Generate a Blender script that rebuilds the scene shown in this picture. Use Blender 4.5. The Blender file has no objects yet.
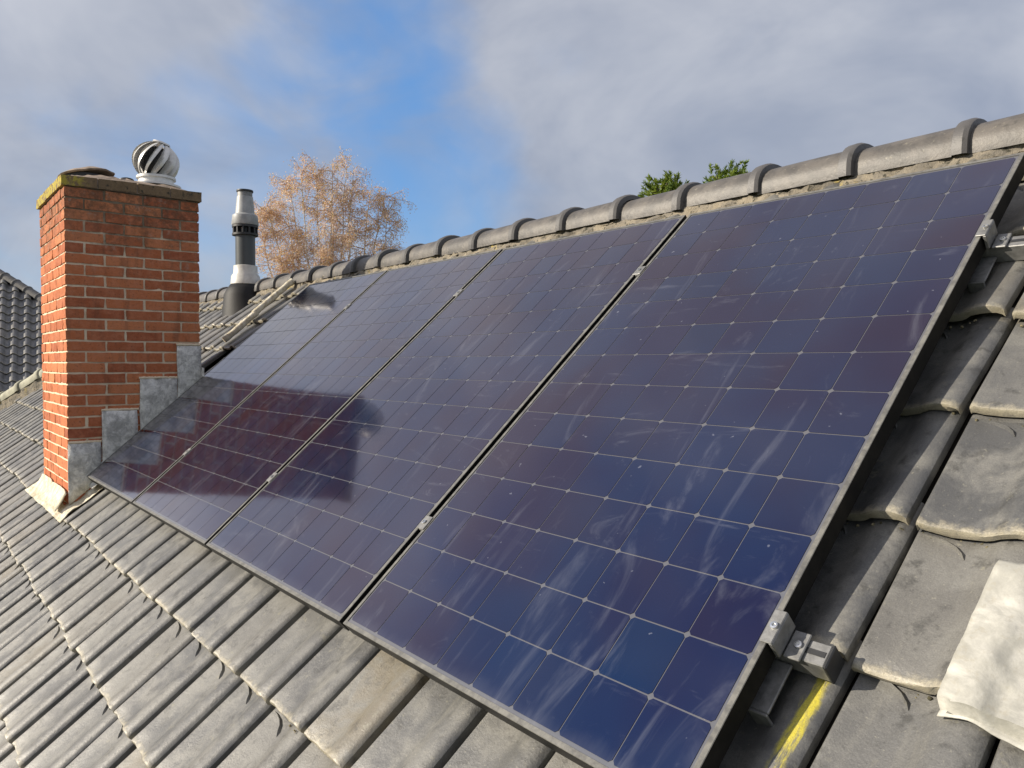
import bpy, bmesh, math, random
from mathutils import Vector, Matrix, noise
random.seed(7)
R = math.radians
scene = bpy.context.scene

# ------------------------------------------------------------ camera, sky, sun, exposure
cam_data = bpy.data.cameras.new('camera')
cam = bpy.data.objects.new('camera', cam_data)
scene.collection.objects.link(cam)
cam_data.sensor_fit = 'HORIZONTAL'
cam_data.sensor_width = 36.0
cam_data.lens = 766.07 / 1024 * 36.0
cam_data.clip_start = 0.05
cam_data.clip_end = 6000
_r = Vector((0.63119377, 0.7756251, 0.00037617))
_u = Vector((-0.02161545, 0.01710558, 0.99962))
_b = Vector((0.77532393, -0.63096205, 0.02756242))
CAM = Vector((4.93912641, -0.87166231, 0.65262229))
cam.matrix_world = Matrix((( _r.x, _u.x, _b.x, CAM.x), (_r.y, _u.y, _b.y, CAM.y), (_r.z, _u.z, _b.z, CAM.z), (0, 0, 0, 1)))
scene.camera = cam
scene.view_settings.view_transform = 'Standard'
scene.view_settings.look = 'None'
scene.view_settings.exposure = 0.40
scene.view_settings.gamma = 1.0
scene.render.engine = 'CYCLES'
scene.cycles.max_bounces = 6
scene.cycles.diffuse_bounces = 3
scene.cycles.glossy_bounces = 4

SUN = Vector((-0.50, -0.76, 0.415)).normalized()      # towards the sun
elev = math.asin(SUN.z)
azim = math.atan2(SUN.x, SUN.y)

class NT:
    """small node-tree helper"""
    def __init__(s, tree):
        s.t = tree; s.n = tree.nodes; s.l = tree.links
    def node(s, typ, **kw):
        n = s.n.new(typ)
        for k, v in kw.items():
            setattr(n, k, v)
        return n
    def put(s, sock, v):
        if isinstance(v, bpy.types.NodeSocket):
            s.l.new(v, sock)
        elif v is not None:
            if sock.type == 'RGBA' and len(v) == 3:
                v = (*v, 1)
            sock.default_value = v
    def math(s, op, a, b=None, c=None, clamp=False):
        n = s.node('ShaderNodeMath', operation=op, use_clamp=clamp)
        for i, v in enumerate((a, b, c)):
            if v is not None:
                s.put(n.inputs[i], v)
        return n.outputs[0]
    def vmath(s, op, a, b=None):
        n = s.node('ShaderNodeVectorMath', operation=op)
        s.put(n.inputs[0], a)
        if b is not None:
            s.put(n.inputs[1], b)
        return n.outputs['Value'] if op in ('DOT_PRODUCT', 'LENGTH', 'DISTANCE') else n.outputs[0]
    def mix(s, f, a, b, blend='MIX'):
        n = s.node('ShaderNodeMix', data_type='RGBA', blend_type=blend)
        s.put(n.inputs[0], f); s.put(n.inputs[6], a); s.put(n.inputs[7], b)
        return n.outputs[2]
    def noise(s, vec, scale, detail=3, rough=0.55, dist=0.0):
        n = s.node('ShaderNodeTexNoise')
        if vec is not None: s.put(n.inputs['Vector'], vec)
        n.inputs['Scale'].default_value = scale
        n.inputs['Detail'].default_value = detail
        n.inputs['Roughness'].default_value = rough
        n.inputs['Distortion'].default_value = dist
        return n.outputs['Fac']
    def ramp(s, f, stops):
        n = s.node('ShaderNodeValToRGB')
        s.put(n.inputs[0], f)
        e = n.color_ramp.elements
        while len(e) < len(stops): e.new(0.5)
        for k, (p, c) in enumerate(stops):
            e[k].position = p
            e[k].color = (c, c, c, 1) if isinstance(c, (int, float)) else (*c, 1)
        return n.outputs[0]
    def step(s, f, a, b):
        n = s.node('ShaderNodeMapRange', interpolation_type='SMOOTHSTEP')
        s.put(n.inputs[0], f); n.inputs[1].default_value = a; n.inputs[2].default_value = b
        return n.outputs[0]
    def scale(s, vec, v, rot=(0, 0, 0), loc=(0, 0, 0)):
        n = s.node('ShaderNodeMapping')
        s.put(n.inputs[0], vec); n.inputs['Scale'].default_value = v
        n.inputs['Rotation'].default_value = rot; n.inputs['Location'].default_value = loc
        return n.outputs[0]

world = bpy.data.worlds.new('World')
scene.world = world
world.use_nodes = True
w = NT(world.node_tree)
bg = w.n['Background']
sky = w.node('ShaderNodeTexSky', sky_type='NISHITA')
sky.sun_disc = False
sky.sun_elevation = elev
sky.sun_rotation = azim
sky.air_density = 1.2
sky.dust_density = 0.6
sky.ozone_density = 2.0
d = w.node('ShaderNodeTexCoord').outputs['Generated']
def pixdir(x, y):
    return (-_b + _r * ((x - 512) / 766.07) + _u * ((384 - y) / 766.07)).normalized()
def blob(x, y, ang, soft):                              # a soft gap in the cloud round one direction
    v = w.vmath('DOT_PRODUCT', d, tuple(pixdir(x, y)))
    return w.step(v, math.cos(R(ang + soft)), math.cos(R(max(ang - soft, 0))))
warp = w.noise(d, 2.6, 5, 0.55, 0.3)
fine = w.noise(w.scale(d, (1, 1, 1.7)), 5.5, 5, 0.5, 0.6)
gap = w.math('MAXIMUM', w.math('MAXIMUM', w.math('MULTIPLY', blob(352, 55, 2, 9), 0.92), w.math('MULTIPLY', blob(440, 200, 2.5, 8), 0.85)), w.math('MAXIMUM', w.math('MULTIPLY', blob(40, 250, 9, 7), 0.72), w.math('MULTIPLY', blob(240, 215, 7, 6), 0.65)))
hole = w.step(w.vmath('DOT_PRODUCT', d, tuple(Vector((-0.60, -0.30, 0.74)).normalized())), math.cos(R(24)), math.cos(R(8)))   # blue sky mirrored low in the nearest panel
gap = w.math('MAXIMUM', gap, hole)
cover = w.math('ADD', w.math('MULTIPLY', warp, 0.9), w.math('MULTIPLY', fine, 0.75))
cover = w.math('SUBTRACT', cover, w.math('MULTIPLY', gap, 0.50))
cover = w.step(cover, 0.10, 0.72)
tone = w.step(w.noise(w.scale(d, (1, 1, 1.5), loc=(3, 1, 2)), 3.2, 5, 0.55, 0.4), 0.3, 0.7)
glow = w.step(w.vmath('DOT_PRODUCT', d, tuple(SUN)), 0.47, 0.85)             # clouds scatter more light towards the sun
cloud = w.mix(tone, (2.5, 2.75, 3.4), (4.3, 4.4, 4.75))
cloud = w.mix(glow, cloud, w.mix(1.0, cloud, (1.75, 1.65, 1.55), 'MULTIPLY'))
sz_ = w.node('ShaderNodeSeparateXYZ'); w.put(sz_.inputs[0], d)
thick = w.step(sz_.outputs[2], 0.34, 0.85)                              # thin bright cloud overhead
cloud = w.mix(thick, cloud, w.mix(1.0, cloud, (1.10, 1.02, 0.96), 'MULTIPLY'))
blue = w.mix(0.5, w.mix(1.0, sky.outputs[0], (0.75, 0.95, 1.15), 'MULTIPLY'), (1.05, 2.75, 6.2))
col = w.mix(w.math('MULTIPLY', cover, 0.9), blue, cloud)
w.put(bg.inputs[0], col)
bg.inputs[1].default_value = 0.1

sd = bpy.data.lights.new('sun', 'SUN')
sd.energy = 5.0
sd.angle = R(0.5)
sd.color = (1.0, 0.90, 0.75)
sun = bpy.data.objects.new('sun', sd)
scene.collection.objects.link(sun)
sun.rotation_euler = (-SUN).to_track_quat('-Z', 'Y').to_euler()
sun.location = SUN * 40

# ------------------------------------------------------------ object helpers
COL = scene.collection
PITCH = R(40.9)
CP, SP = math.cos(PITCH), math.sin(PITCH)
RP = Matrix.Rotation(PITCH, 4, 'X')
def P(u, v, n=0.0):                                     # roof coordinates (along ridge, up slope, out of slope) to the world
    return Vector((u, v * CP - n * SP, v * SP + n * CP))
def tag(o, label=None, cat=None, group=None, kind=None):
    if label: o['label'] = label
    if cat: o['category'] = cat
    if group: o['group'] = group
    if kind: o['kind'] = kind
    return o
def empty(name, loc=(0, 0, 0), rot=(0, 0, 0)):
    o = bpy.data.objects.new(name, None); COL.objects.link(o)
    o.location = loc; o.rotation_euler = rot
    o.empty_display_size = 0.1
    return o
def link(name, me, parent=None, loc=None, rot=None):
    o = bpy.data.objects.new(name, me); COL.objects.link(o)
    if parent is not None: o.parent = parent
    if loc is not None: o.location = loc
    if rot is not None: o.rotation_euler = rot
    return o
def mesh_of(bm, name, m, smooth=None):
    bmesh.ops.recalc_face_normals(bm, faces=bm.faces) if smooth != 'keep' else None
    me = bpy.data.meshes.new(name); bm.to_mesh(me); bm.free()
    for k in (m if isinstance(m, (list, tuple)) else [m]):
        me.materials.append(k)
    if isinstance(smooth, (int, float)) and not isinstance(smooth, bool):
        me.shade_smooth(); me.set_sharp_from_angle(angle=R(smooth))
    return me
def box(bm, x0, x1, y0, y1, z0, z1, bev=0.0, mtx=None, seg=1):
    r = bmesh.ops.create_cube(bm, size=1.0)
    vs = r['verts']
    for v in vs:
        v.co = Vector((x0 if v.co.x < 0 else x1, y0 if v.co.y < 0 else y1, z0 if v.co.z < 0 else z1))
    if bev > 0:
        es = list({e for v in vs for e in v.link_edges})
        q = bmesh.ops.bevel(bm, geom=es, offset=bev, segments=seg, affect='EDGES', profile=0.5)
        vs = list({v for f in q['faces'] for v in f.verts} | {v for v in vs if v.is_valid})
    if mtx is not None:
        for v in vs: v.co = mtx @ v.co
    return vs
def lathe(bm, prof, seg=28, mtx=None, cap0=True, cap1=True):
    rings = []
    for r, z in prof:
        ring = []
        for k in range(seg):
            a = 2 * math.pi * k / seg
            c = Vector((r * math.cos(a), r * math.sin(a), z))
            ring.append(bm.verts.new(mtx @ c if mtx else c))
        rings.append(ring)
    for A, B in zip(rings, rings[1:]):
        for k in range(seg):
            bm.faces.new((A[k], A[(k + 1) % seg], B[(k + 1) % seg], B[k]))
    if cap0: bm.faces.new(rings[0][::-1])
    if cap1: bm.faces.new(rings[-1])
def tube(bm, pts, rad, seg=6):
    rings = []
    for i, p in enumerate(pts):
        p = Vector(p)
        t = (Vector(pts[min(i + 1, len(pts) - 1)]) - Vector(pts[max(i - 1, 0)])).normalized()
        s = t.cross(Vector((0.13, 0.21, 0.97))).normalized(); q = s.cross(t)
        r = rad[i] if isinstance(rad, (list, tuple)) else rad
        rings.append([bm.verts.new(p + (s * math.cos(2 * math.pi * k / seg) + q * math.sin(2 * math.pi * k / seg)) * r) for k in range(seg)])
    for A, B in zip(rings, rings[1:]):
        for k in range(seg):
            bm.faces.new((A[k], A[(k + 1) % seg], B[(k + 1) % seg], B[k]))
    bm.faces.new(rings[0][::-1]); bm.faces.new(rings[-1])
def nz(x, y, z, s=1.0, o=0):
    return noise.noise(Vector((x * s + o, y * s + o * 0.7, z * s - o)))

# ------------------------------------------------------------ materials
def mat(name, fn):
    m = bpy.data.materials.new(name); m.use_nodes = True
    t = NT(m.node_tree); b = m.node_tree.nodes['Principled BSDF']
    fn(t, b); return m
def pos(t): return t.node('ShaderNodeNewGeometry').outputs['Position']
def objc(t): return t.node('ShaderNodeTexCoord').outputs['Object']
def rnd(t): return t.node('ShaderNodeObjectInfo').outputs['Random']
def bump(t, b, h, strength, dist=0.01):
    n = t.node('ShaderNodeBump'); n.inputs['Strength'].default_value = strength
    n.inputs['Distance'].default_value = dist
    t.put(n.inputs['Height'], h); t.put(b.inputs['Normal'], n.outputs[0])
def plain(name, c, rough=0.6, metal=0.0, spec=0.5, var=0.25, scale=30, bmp=0.15):
    def fn(t, b):
        p = pos(t); n = t.noise(p, scale, 5, 0.6)
        t.put(b.inputs['Base Color'], t.mix(t.step(n, 0.25, 0.75), tuple(k * (1 - var) for k in c), tuple(min(k * (1 + var), 1) for k in c)))
        b.inputs['Roughness'].default_value = rough; b.inputs['Metallic'].default_value = metal
        b.inputs['Specular IOR Level'].default_value = spec
        if bmp: bump(t, b, t.noise(p, scale * 4, 4, 0.6), bmp, 0.004)
    return mat(name, fn)

TILE_W, GAUGE = 0.2175, 0.30
U_JOINT, V_NOSE, N_TILE = 4.3325, 0.36, -0.095

def tile_material(name, yellow=False, tint=(1, 1, 1)):
    def fn(t, b):
        p = pos(t)
        uv = t.node('ShaderNodeUVMap', uv_map='UVMap').outputs[0]
        sx = t.node('ShaderNodeSeparateXYZ'); t.put(sx.inputs[0], uv)
        ly = sx.outputs[1]; lx = sx.outputs[0]
        q = t.scale(p, (1, 1, 1), rot=(-PITCH, 0, 0))
        # one random number per tile, from the tile grid
        g = t.vmath('FLOOR', t.vmath('DIVIDE', t.vmath('SUBTRACT', q, (U_JOINT - 100 * TILE_W + 0.004, V_NOSE - 100 * GAUGE - 0.004, -50)), (TILE_W, GAUGE, 200)))
        wn = t.node('ShaderNodeTexWhiteNoise', noise_dimensions='3D'); t.put(wn.inputs[0], g)
        r1 = wn.outputs['Value']
        base = t.ramp(r1, [(0.0, (0.110, 0.112, 0.115)), (0.4, (0.170, 0.172, 0.172)), (0.7, (0.225, 0.222, 0.212)), (0.90, (0.255, 0.240, 0.208)), (1.0, (0.285, 0.250, 0.185))])
        m1 = t.noise(p, 9, 6, 0.65, 0.4)
        base = t.mix(t.step(m1, 0.40, 0.66), base, (0.30, 0.295, 0.275))
        # lighter wash streaks running down the slope
        st = t.noise(t.scale(p, (34, 5, 5), rot=(0, 0, 0)), 1.0, 5, 0.65, 0.3)
        base = t.mix(t.math('MULTIPLY', t.step(st, 0.52, 0.76), 0.45), base, (0.36, 0.35, 0.31))
        # soot and algae, dark blotches
        sp = t.noise(p, 24, 6, 0.7, 0.2)
        base = t.mix(t.math('MULTIPLY', t.step(sp, 0.52, 0.70), 0.7), base, (0.060, 0.058, 0.050))
        # lichen crust on the nose, its colour raised to paint sunlit glints
        ln = t.noise(p, 55, 5, 0.7)
        edge = t.step(t.math('ADD', ly, t.math('MULTIPLY', t.math('SUBTRACT', ln, 0.5), 0.055)), 0.020, -0.004)
        lc = t.mix(t.noise(p, 14, 3), (0.52, 0.45, 0.30), (0.82, 0.76, 0.60))
        base = t.mix(t.math('MULTIPLY', edge, 0.85), base, lc)
        lich = t.math('MULTIPLY', t.step(t.noise(p, 38, 4, 0.6), 0.62, 0.67), t.step(t.noise(t.scale(p, (1, 1, 1), loc=(7, 3, 1)), 5, 3), 0.45, 0.6))
        base = t.mix(t.math('MULTIPLY', lich, 0.6), base, (0.40, 0.38, 0.29))
        dots = t.step(t.noise(p, 120, 2, 0.5), 0.68, 0.74)
        base = t.mix(t.math('MULTIPLY', dots, 0.5), base, (0.48, 0.46, 0.38))
        # grime in the bottom of the interlock
        if yellow:
            k = t.math('MULTIPLY', t.step(t.math('ADD', lx, t.math('MULTIPLY', t.math('SUBTRACT', t.noise(p, 60, 4), 0.5), 0.02)), 0.164, 0.174), t.step(t.math('ADD', lx, t.math('MULTIPLY', t.math('SUBTRACT', t.noise(p, 40, 4), 0.5), 0.02)), 0.198, 0.188))
            k = t.math('MULTIPLY', k, t.step(t.noise(t.scale(q, (60, 9, 60)), 1.0, 5, 0.7), 0.42, 0.58))
            k = t.math('MULTIPLY', k, t.math('MULTIPLY', t.step(ly, 0.02, 0.14), t.step(ly, 0.305, 0.29)))
            base = t.mix(k, base, (0.95, 0.82, 0.06))
        grit = t.noise(p, 420, 2, 0.7)
        base = t.mix(t.step(grit, 0.30, 0.75), t.mix(1.0, base, (0.80, 0.80, 0.80), 'MULTIPLY'), t.mix(1.0, base, (1.12, 1.12, 1.10), 'MULTIPLY'))
        t.put(b.inputs['Base Color'], t.mix(1.0, base, tint, 'MULTIPLY'))
        b.inputs['Specular IOR Level'].default_value = 1.0
        t.put(b.inputs['Roughness'], t.math('ADD', 0.34, t.math('MULTIPLY', m1, 0.30)))
        hh = t.math('ADD', t.math('MULTIPLY', t.noise(p, 190, 5, 0.75), 0.8), t.math('ADD', t.math('MULTIPLY', t.noise(p, 25, 4), 1.2), t.math('MULTIPLY', edge, t.math('MULTIPLY', ln, 2.0))))
        bump(t, b, hh, 0.35, 0.004)
    return mat(name, fn)

DK = (0.58, 0.577, 0.57)
M_tile = tile_material('grey_roof_tile', tint=DK)
M_tile_yellow = tile_material('grey_roof_tile_yellow_mark', True, tint=DK)
M_tile_far = tile_material('dark_neighbour_tile', tint=(0.60, 0.59, 0.60))
def _ridge(t, b):
    p = pos(t); sx = t.node('ShaderNodeSeparateXYZ'); t.put(sx.inputs[0], objc(t))
    c = t.mix(t.step(t.noise(p, 12, 5, 0.6), 0.35, 0.65), (0.070, 0.065, 0.060), (0.125, 0.113, 0.10))
    c = t.mix(t.math('MULTIPLY', t.step(t.noise(p, 60, 5, 0.7), 0.58, 0.72), 0.6), c, (0.27, 0.25, 0.19))
    c = t.mix(t.step(sx.outputs[0], 0.285, 0.297), c, (0.092, 0.088, 0.086))        # one even dark tone on the collar
    c = t.mix(t.math('MULTIPLY', t.step(t.noise(p, 26, 6, 0.7), 0.55, 0.68), 0.6), c, (0.05, 0.048, 0.042))
    t.put(b.inputs['Base Color'], c); b.inputs['Roughness'].default_value = 0.5
    bump(t, b, t.noise(p, 70, 5, 0.65), 0.35, 0.004)
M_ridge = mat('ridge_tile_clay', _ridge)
M_hip = plain('hip_tile_mossy', (0.34, 0.33, 0.25), 0.8, var=0.35, scale=9)
def _mortar(t, b):
    p = pos(t)
    c = t.mix(t.step(t.noise(p, 14, 5, 0.6), 0.35, 0.65), (0.29, 0.25, 0.185), (0.16, 0.145, 0.12))
    c = t.mix(t.step(t.noise(p, 7, 4, 0.6, 0.5), 0.60, 0.70), c, (0.42, 0.33, 0.09))
    c = t.mix(t.step(t.noise(p, 42, 5, 0.7), 0.54, 0.62), c, (0.055, 0.052, 0.038))
    t.put(b.inputs['Base Color'], c); b.inputs['Roughness'].default_value = 0.95
    bump(t, b, t.noise(p, 60, 5, 0.7), 0.8, 0.01)
M_mortar = mat('bedding_mortar', _mortar)
M_deck = plain('roof_underlay', (0.03, 0.028, 0.026), 0.9)
M_wall = plain('house_wall_brick', (0.33, 0.16, 0.10), 0.85, scale=12)

def _brick(t, b):
    p = pos(t); r = rnd(t)
    c = t.ramp(r, [(0.0, (0.38, 0.108, 0.048)), (0.25, (0.45, 0.138, 0.058)), (0.55, (0.54, 0.178, 0.074)), (0.88, (0.62, 0.23, 0.10)), (1.0, (0.33, 0.092, 0.046))])
    c = t.mix(t.step(t.noise(p, 26, 6, 0.65), 0.35, 0.75), c, t.mix(0.6, c, (0.60, 0.24, 0.13)))
    c = t.mix(t.math('MULTIPLY', t.step(t.noise(p, 70, 5, 0.7), 0.54, 0.70), 0.6), c, (0.13, 0.045, 0.028))
    c = t.mix(t.math('MULTIPLY', t.step(t.noise(t.scale(p, (14, 14, 2.2)), 1.0, 5, 0.65), 0.50, 0.75), 0.5), c, (0.12, 0.06, 0.04))
    # weather stain of the upper courses
    s = t.node('ShaderNodeSeparateXYZ'); t.put(s.inputs[0], p)
    hgt = t.math('ADD', s.outputs[2], t.math('MULTIPLY', t.math('SUBTRACT', t.noise(p, 7, 5, 0.65), 0.5), 0.9))
    st = t.math('MULTIPLY', t.step(hgt, 1.22, 1.62), t.step(t.noise(p, 30, 5, 0.7), 0.36, 0.60))
    c = t.mix(t.math('MULTIPLY', st, 0.6), c, (0.085, 0.065, 0.042))
    pk = t.math('MULTIPLY', t.step(hgt, 1.05, 1.5), t.step(t.noise(t.scale(p, (1, 1, 1), loc=(5, 2, 1)), 20, 5, 0.7), 0.58, 0.68))
    c = t.mix(t.math('MULTIPLY', pk, 0.45), c, (0.46, 0.33, 0.26))
    t.put(b.inputs['Base Color'], c); b.inputs['Roughness'].default_value = 0.88
    b.inputs['Specular IOR Level'].default_value = 0.25
    bump(t, b, t.noise(p, 90, 6, 0.7), 0.7, 0.006)
M_brick = mat('red_brick', _brick)
def _joint(t, b):
    p = pos(t); s = t.node('ShaderNodeSeparateXYZ'); t.put(s.inputs[0], p)
    c = t.mix(t.noise(p, 30, 5, 0.6), (0.68, 0.55, 0.38), (0.86, 0.74, 0.55))
    hgt = t.math('ADD', s.outputs[2], t.math('MULTIPLY', t.math('SUBTRACT', t.noise(p, 7, 5, 0.65), 0.5), 0.9))
    c = t.mix(t.math('MULTIPLY', t.step(hgt, 1.20, 1.55), 0.85), c, (0.12, 0.085, 0.05))
    t.put(b.inputs['Base Color'], c); b.inputs['Roughness'].default_value = 0.95
    bump(t, b, t.noise(p, 120, 4, 0.7), 0.6, 0.004)
M_joint = mat('brick_joint_mortar', _joint)
def _cap(t, b):
    p = pos(t); s = t.node('ShaderNodeSeparateXYZ'); t.put(s.inputs[0], p)
    c = t.mix(t.noise(p, 22, 6, 0.65), (0.12, 0.085, 0.05), (0.30, 0.20, 0.11))
    c = t.mix(t.step(t.noise(p, 35, 5, 0.7), 0.55, 0.66), c, (0.06, 0.05, 0.035))
    ye = t.step(t.math('ADD', s.outputs[1], t.math('MULTIPLY', t.math('SUBTRACT', t.noise(p, 12, 4), 0.5), 0.16)), 0.06, -0.06)
    c = t.mix(t.math('MULTIPLY', ye, t.step(t.noise(p, 28, 5, 0.7), 0.42, 0.56)), c, (0.46, 0.37, 0.06))
    t.put(b.inputs['Base Color'], c); b.inputs['Roughness'].default_value = 0.95
    bump(t, b, t.noise(p, 70, 6, 0.7), 0.8, 0.008)
M_cap = mat('weathered_cap_brick', _cap)
M_flaunch = plain('grey_flaunching', (0.27, 0.21, 0.16), 0.95, var=0.4, scale=25, bmp=0.5)
def _lead(t, b):
    p = pos(t)
    c = t.mix(t.step(t.noise(p, 16, 7, 0.75, 0.4), 0.36, 0.64), (0.42, 0.41, 0.385), (0.86, 0.84, 0.79))
    c = t.mix(t.math('MULTIPLY', t.step(t.noise(p, 45, 5, 0.7), 0.58, 0.7), 0.6), c, (0.80, 0.81, 0.78))
    c = t.mix(t.math('MULTIPLY', t.step(t.noise(t.scale(p, (16, 16, 3)), 1.0, 5, 0.7), 0.52, 0.70), 0.55), c, (0.26, 0.27, 0.25))
    t.put(b.inputs['Base Color'], c); b.inputs['Roughness'].default_value = 0.6
    bump(t, b, t.noise(p, 26, 6, 0.7), 1.0, 0.014)
M_lead = mat('grey_lead', _lead)
def _pale(t, b):
    p = pos(t)
    c = t.mix(t.step(t.noise(p, 14, 6, 0.7, 0.5), 0.35, 0.7), (0.34, 0.335, 0.30), (0.53, 0.52, 0.47))
    c = t.mix(t.math('MULTIPLY', t.step(t.noise(p, 60, 5, 0.7), 0.54, 0.66), 0.3), c, (0.30, 0.27, 0.20))
    t.put(b.inputs['Base Color'], c); b.inputs['Roughness'].default_value = 0.6
    bump(t, b, t.noise(p, 14, 5, 0.55), 0.5, 0.010)
M_pale = mat('pale_oxidised_lead', _pale)
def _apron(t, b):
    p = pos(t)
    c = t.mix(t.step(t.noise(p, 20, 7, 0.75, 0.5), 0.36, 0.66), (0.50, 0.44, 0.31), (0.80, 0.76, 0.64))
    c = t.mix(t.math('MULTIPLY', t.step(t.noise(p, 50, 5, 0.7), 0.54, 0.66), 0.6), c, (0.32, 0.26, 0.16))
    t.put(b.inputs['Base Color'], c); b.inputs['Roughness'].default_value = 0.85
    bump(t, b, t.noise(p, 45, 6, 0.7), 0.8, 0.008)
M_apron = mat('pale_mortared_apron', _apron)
M_alu = plain('dull_aluminium', (0.23, 0.23, 0.225), 0.5, 0.5, scale=60, bmp=0.1)
M_steel = plain('bright_bolt_steel', (0.7, 0.7, 0.68), 0.3, 1.0, var=0.1)
M_black = plain('black_plastic', (0.025, 0.026, 0.028), 0.5, var=0.2)
M_frame = mat('anodised_frame', lambda t, b: (
    t.put(b.inputs['Base Color'], t.mix(t.step(t.noise(pos(t), 18, 5, 0.7), 0.35, 0.7), (0.007, 0.007, 0.007), (0.016, 0.015, 0.013))),
    b.inputs['Roughness'].__setattr__('default_value', 0.55), b.inputs['Specular IOR Level'].__setattr__('default_value', 0.12)))
M_lip = mat('sky_pale_dusty_lip', lambda t, b: (  # pale from dust and from sky reflection painted into the colour
    t.put(b.inputs['Base Color'], t.mix(t.step(t.noise(pos(t), 40, 5, 0.7), 0.3, 0.7), (0.10, 0.098, 0.092), (0.20, 0.195, 0.175))),
    b.inputs['Roughness'].__setattr__('default_value', 0.4), b.inputs['Metallic'].__setattr__('default_value', 0.1)))

def dust(t, q):
    """wiped, dried-on streaks and splashes on the glass, as a factor"""
    a = t.step(t.noise(t.scale(q, (7, 1.6, 1), rot=(0, 0, R(28))), 1.0, 6, 0.62, 1.6), 0.56, 0.78)
    a2 = t.step(t.noise(t.scale(q, (1.6, 6, 1), rot=(0, 0, R(-20)), loc=(4, 1, 0)), 1.0, 6, 0.65, 2.0), 0.60, 0.80)
    f = t.step(t.noise(q, 9, 6, 0.75, 1.2), 0.60, 0.74)
    haze = t.step(t.noise(q, 1.1, 3, 0.5), 0.3, 0.75)
    s = t.math('ADD', t.math('MULTIPLY', t.math('MAXIMUM', a, a2), 0.13), t.math('MULTIPLY', f, t.math('MULTIPLY', haze, 0.12)))
    s = t.math('ADD', s, t.math('ADD', 0.002, t.math('MULTIPLY', haze, 0.012)))
    sx = t.node('ShaderNodeSeparateXYZ'); t.put(sx.inputs[0], q)
    low = t.step(t.math('ADD', sx.outputs[1], t.math('MULTIPLY', t.math('SUBTRACT', t.noise(t.scale(q, (9, 2, 1)), 1.0, 5, 0.7), 0.5), 0.09)), 0.050, 0.004)
    s = t.math('ADD', s, t.math('MULTIPLY', low, 0.05))                # silt gathered above the lower frame
    dry = t.step(t.noise(t.scale(q, (26, 0.9, 1)), 1.0, 4, 0.6), 0.62, 0.74)
    s = t.math('ADD', s, t.math('MULTIPLY', dry, 0.030))
    sp = t.step(t.noise(q, 42, 2, 0.5, 0.3), 0.735, 0.77)
    return t.math('ADD', s, t.math('MULTIPLY', sp, 0.20))
def glassy(t, b, col, film=False):
    p = pos(t); q = t.scale(p, (1, 1, 1), rot=(-PITCH, 0, 0))
    k = dust(t, q)
    t.put(b.inputs['Base Color'], t.mix(k, col, (0.42, 0.45, 0.52)))
    # the glass is the smooth top coat; the cell below carries its quarter-wave nitride film
    t.put(b.inputs['Coat Weight'], 1.0); b.inputs['Coat IOR'].default_value = 1.5
    t.put(b.inputs['Coat Roughness'], t.math('ADD', 0.06, t.math('MULTIPLY', k, 0.25)))
    if film:
        b.inputs['IOR'].default_value = 2.15
        b.inputs['Roughness'].default_value = 0.11
        t.l.new(t.math('ADD', 105.0, t.math('MULTIPLY', rnd(t), 4.5)), b.inputs['Thin Film Thickness'])
        b.inputs['Thin Film IOR'].default_value = 1.48
    else:
        b.inputs['Roughness'].default_value = 0.5; b.inputs['Specular IOR Level'].default_value = 0.1
def _cell(t, b):
    r = rnd(t)
    c = t.ramp(r, [(0.0, (0.0115, 0.0085, 0.023)), (0.3, (0.0105, 0.009, 0.026)), (0.6, (0.009, 0.0098, 0.030)), (0.85, (0.0075, 0.0115, 0.036)), (1.0, (0.0055, 0.015, 0.040))])
    q = t.scale(pos(t), (1, 1, 1), rot=(-PITCH, 0, 0))
    c = t.mix(t.math('MULTIPLY', t.step(t.noise(q, 2.2, 3, 0.5), 0.35, 0.65), 0.55), c, (0.004, 0.022, 0.060))
    c = t.mix(1.0, c, (0.80, 0.78, 0.86), 'MULTIPLY')
    glassy(t, b, c, True)
M_cell = mat('solar_cell_under_glass', _cell)
M_back = mat('panel_backsheet', lambda t, b: glassy(t, b, (0.10, 0.102, 0.115)))

# ------------------------------------------------------------ the setting
def grid_ground():
    bm = bmesh.new()
    bmesh.ops.create_grid(bm, x_segments=60, y_segments=60, size=2500)
    return mesh_of(bm, 'ground', M_ground)
def _ground(t, b):
    p = pos(t)
    c = t.mix(t.step(t.noise(p, 0.05, 5, 0.6), 0.4, 0.6), (0.05, 0.085, 0.025), (0.10, 0.10, 0.045))
    c = t.mix(t.noise(p, 6, 5, 0.7), c, (0.07, 0.10, 0.03))
    t.put(b.inputs['Base Color'], c); b.inputs['Roughness'].default_value = 0.95
M_ground = mat('grass_ground', _ground)
g = link('ground', grid_ground(), loc=(0, 0, -5.3)); tag(g, kind='structure')

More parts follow.
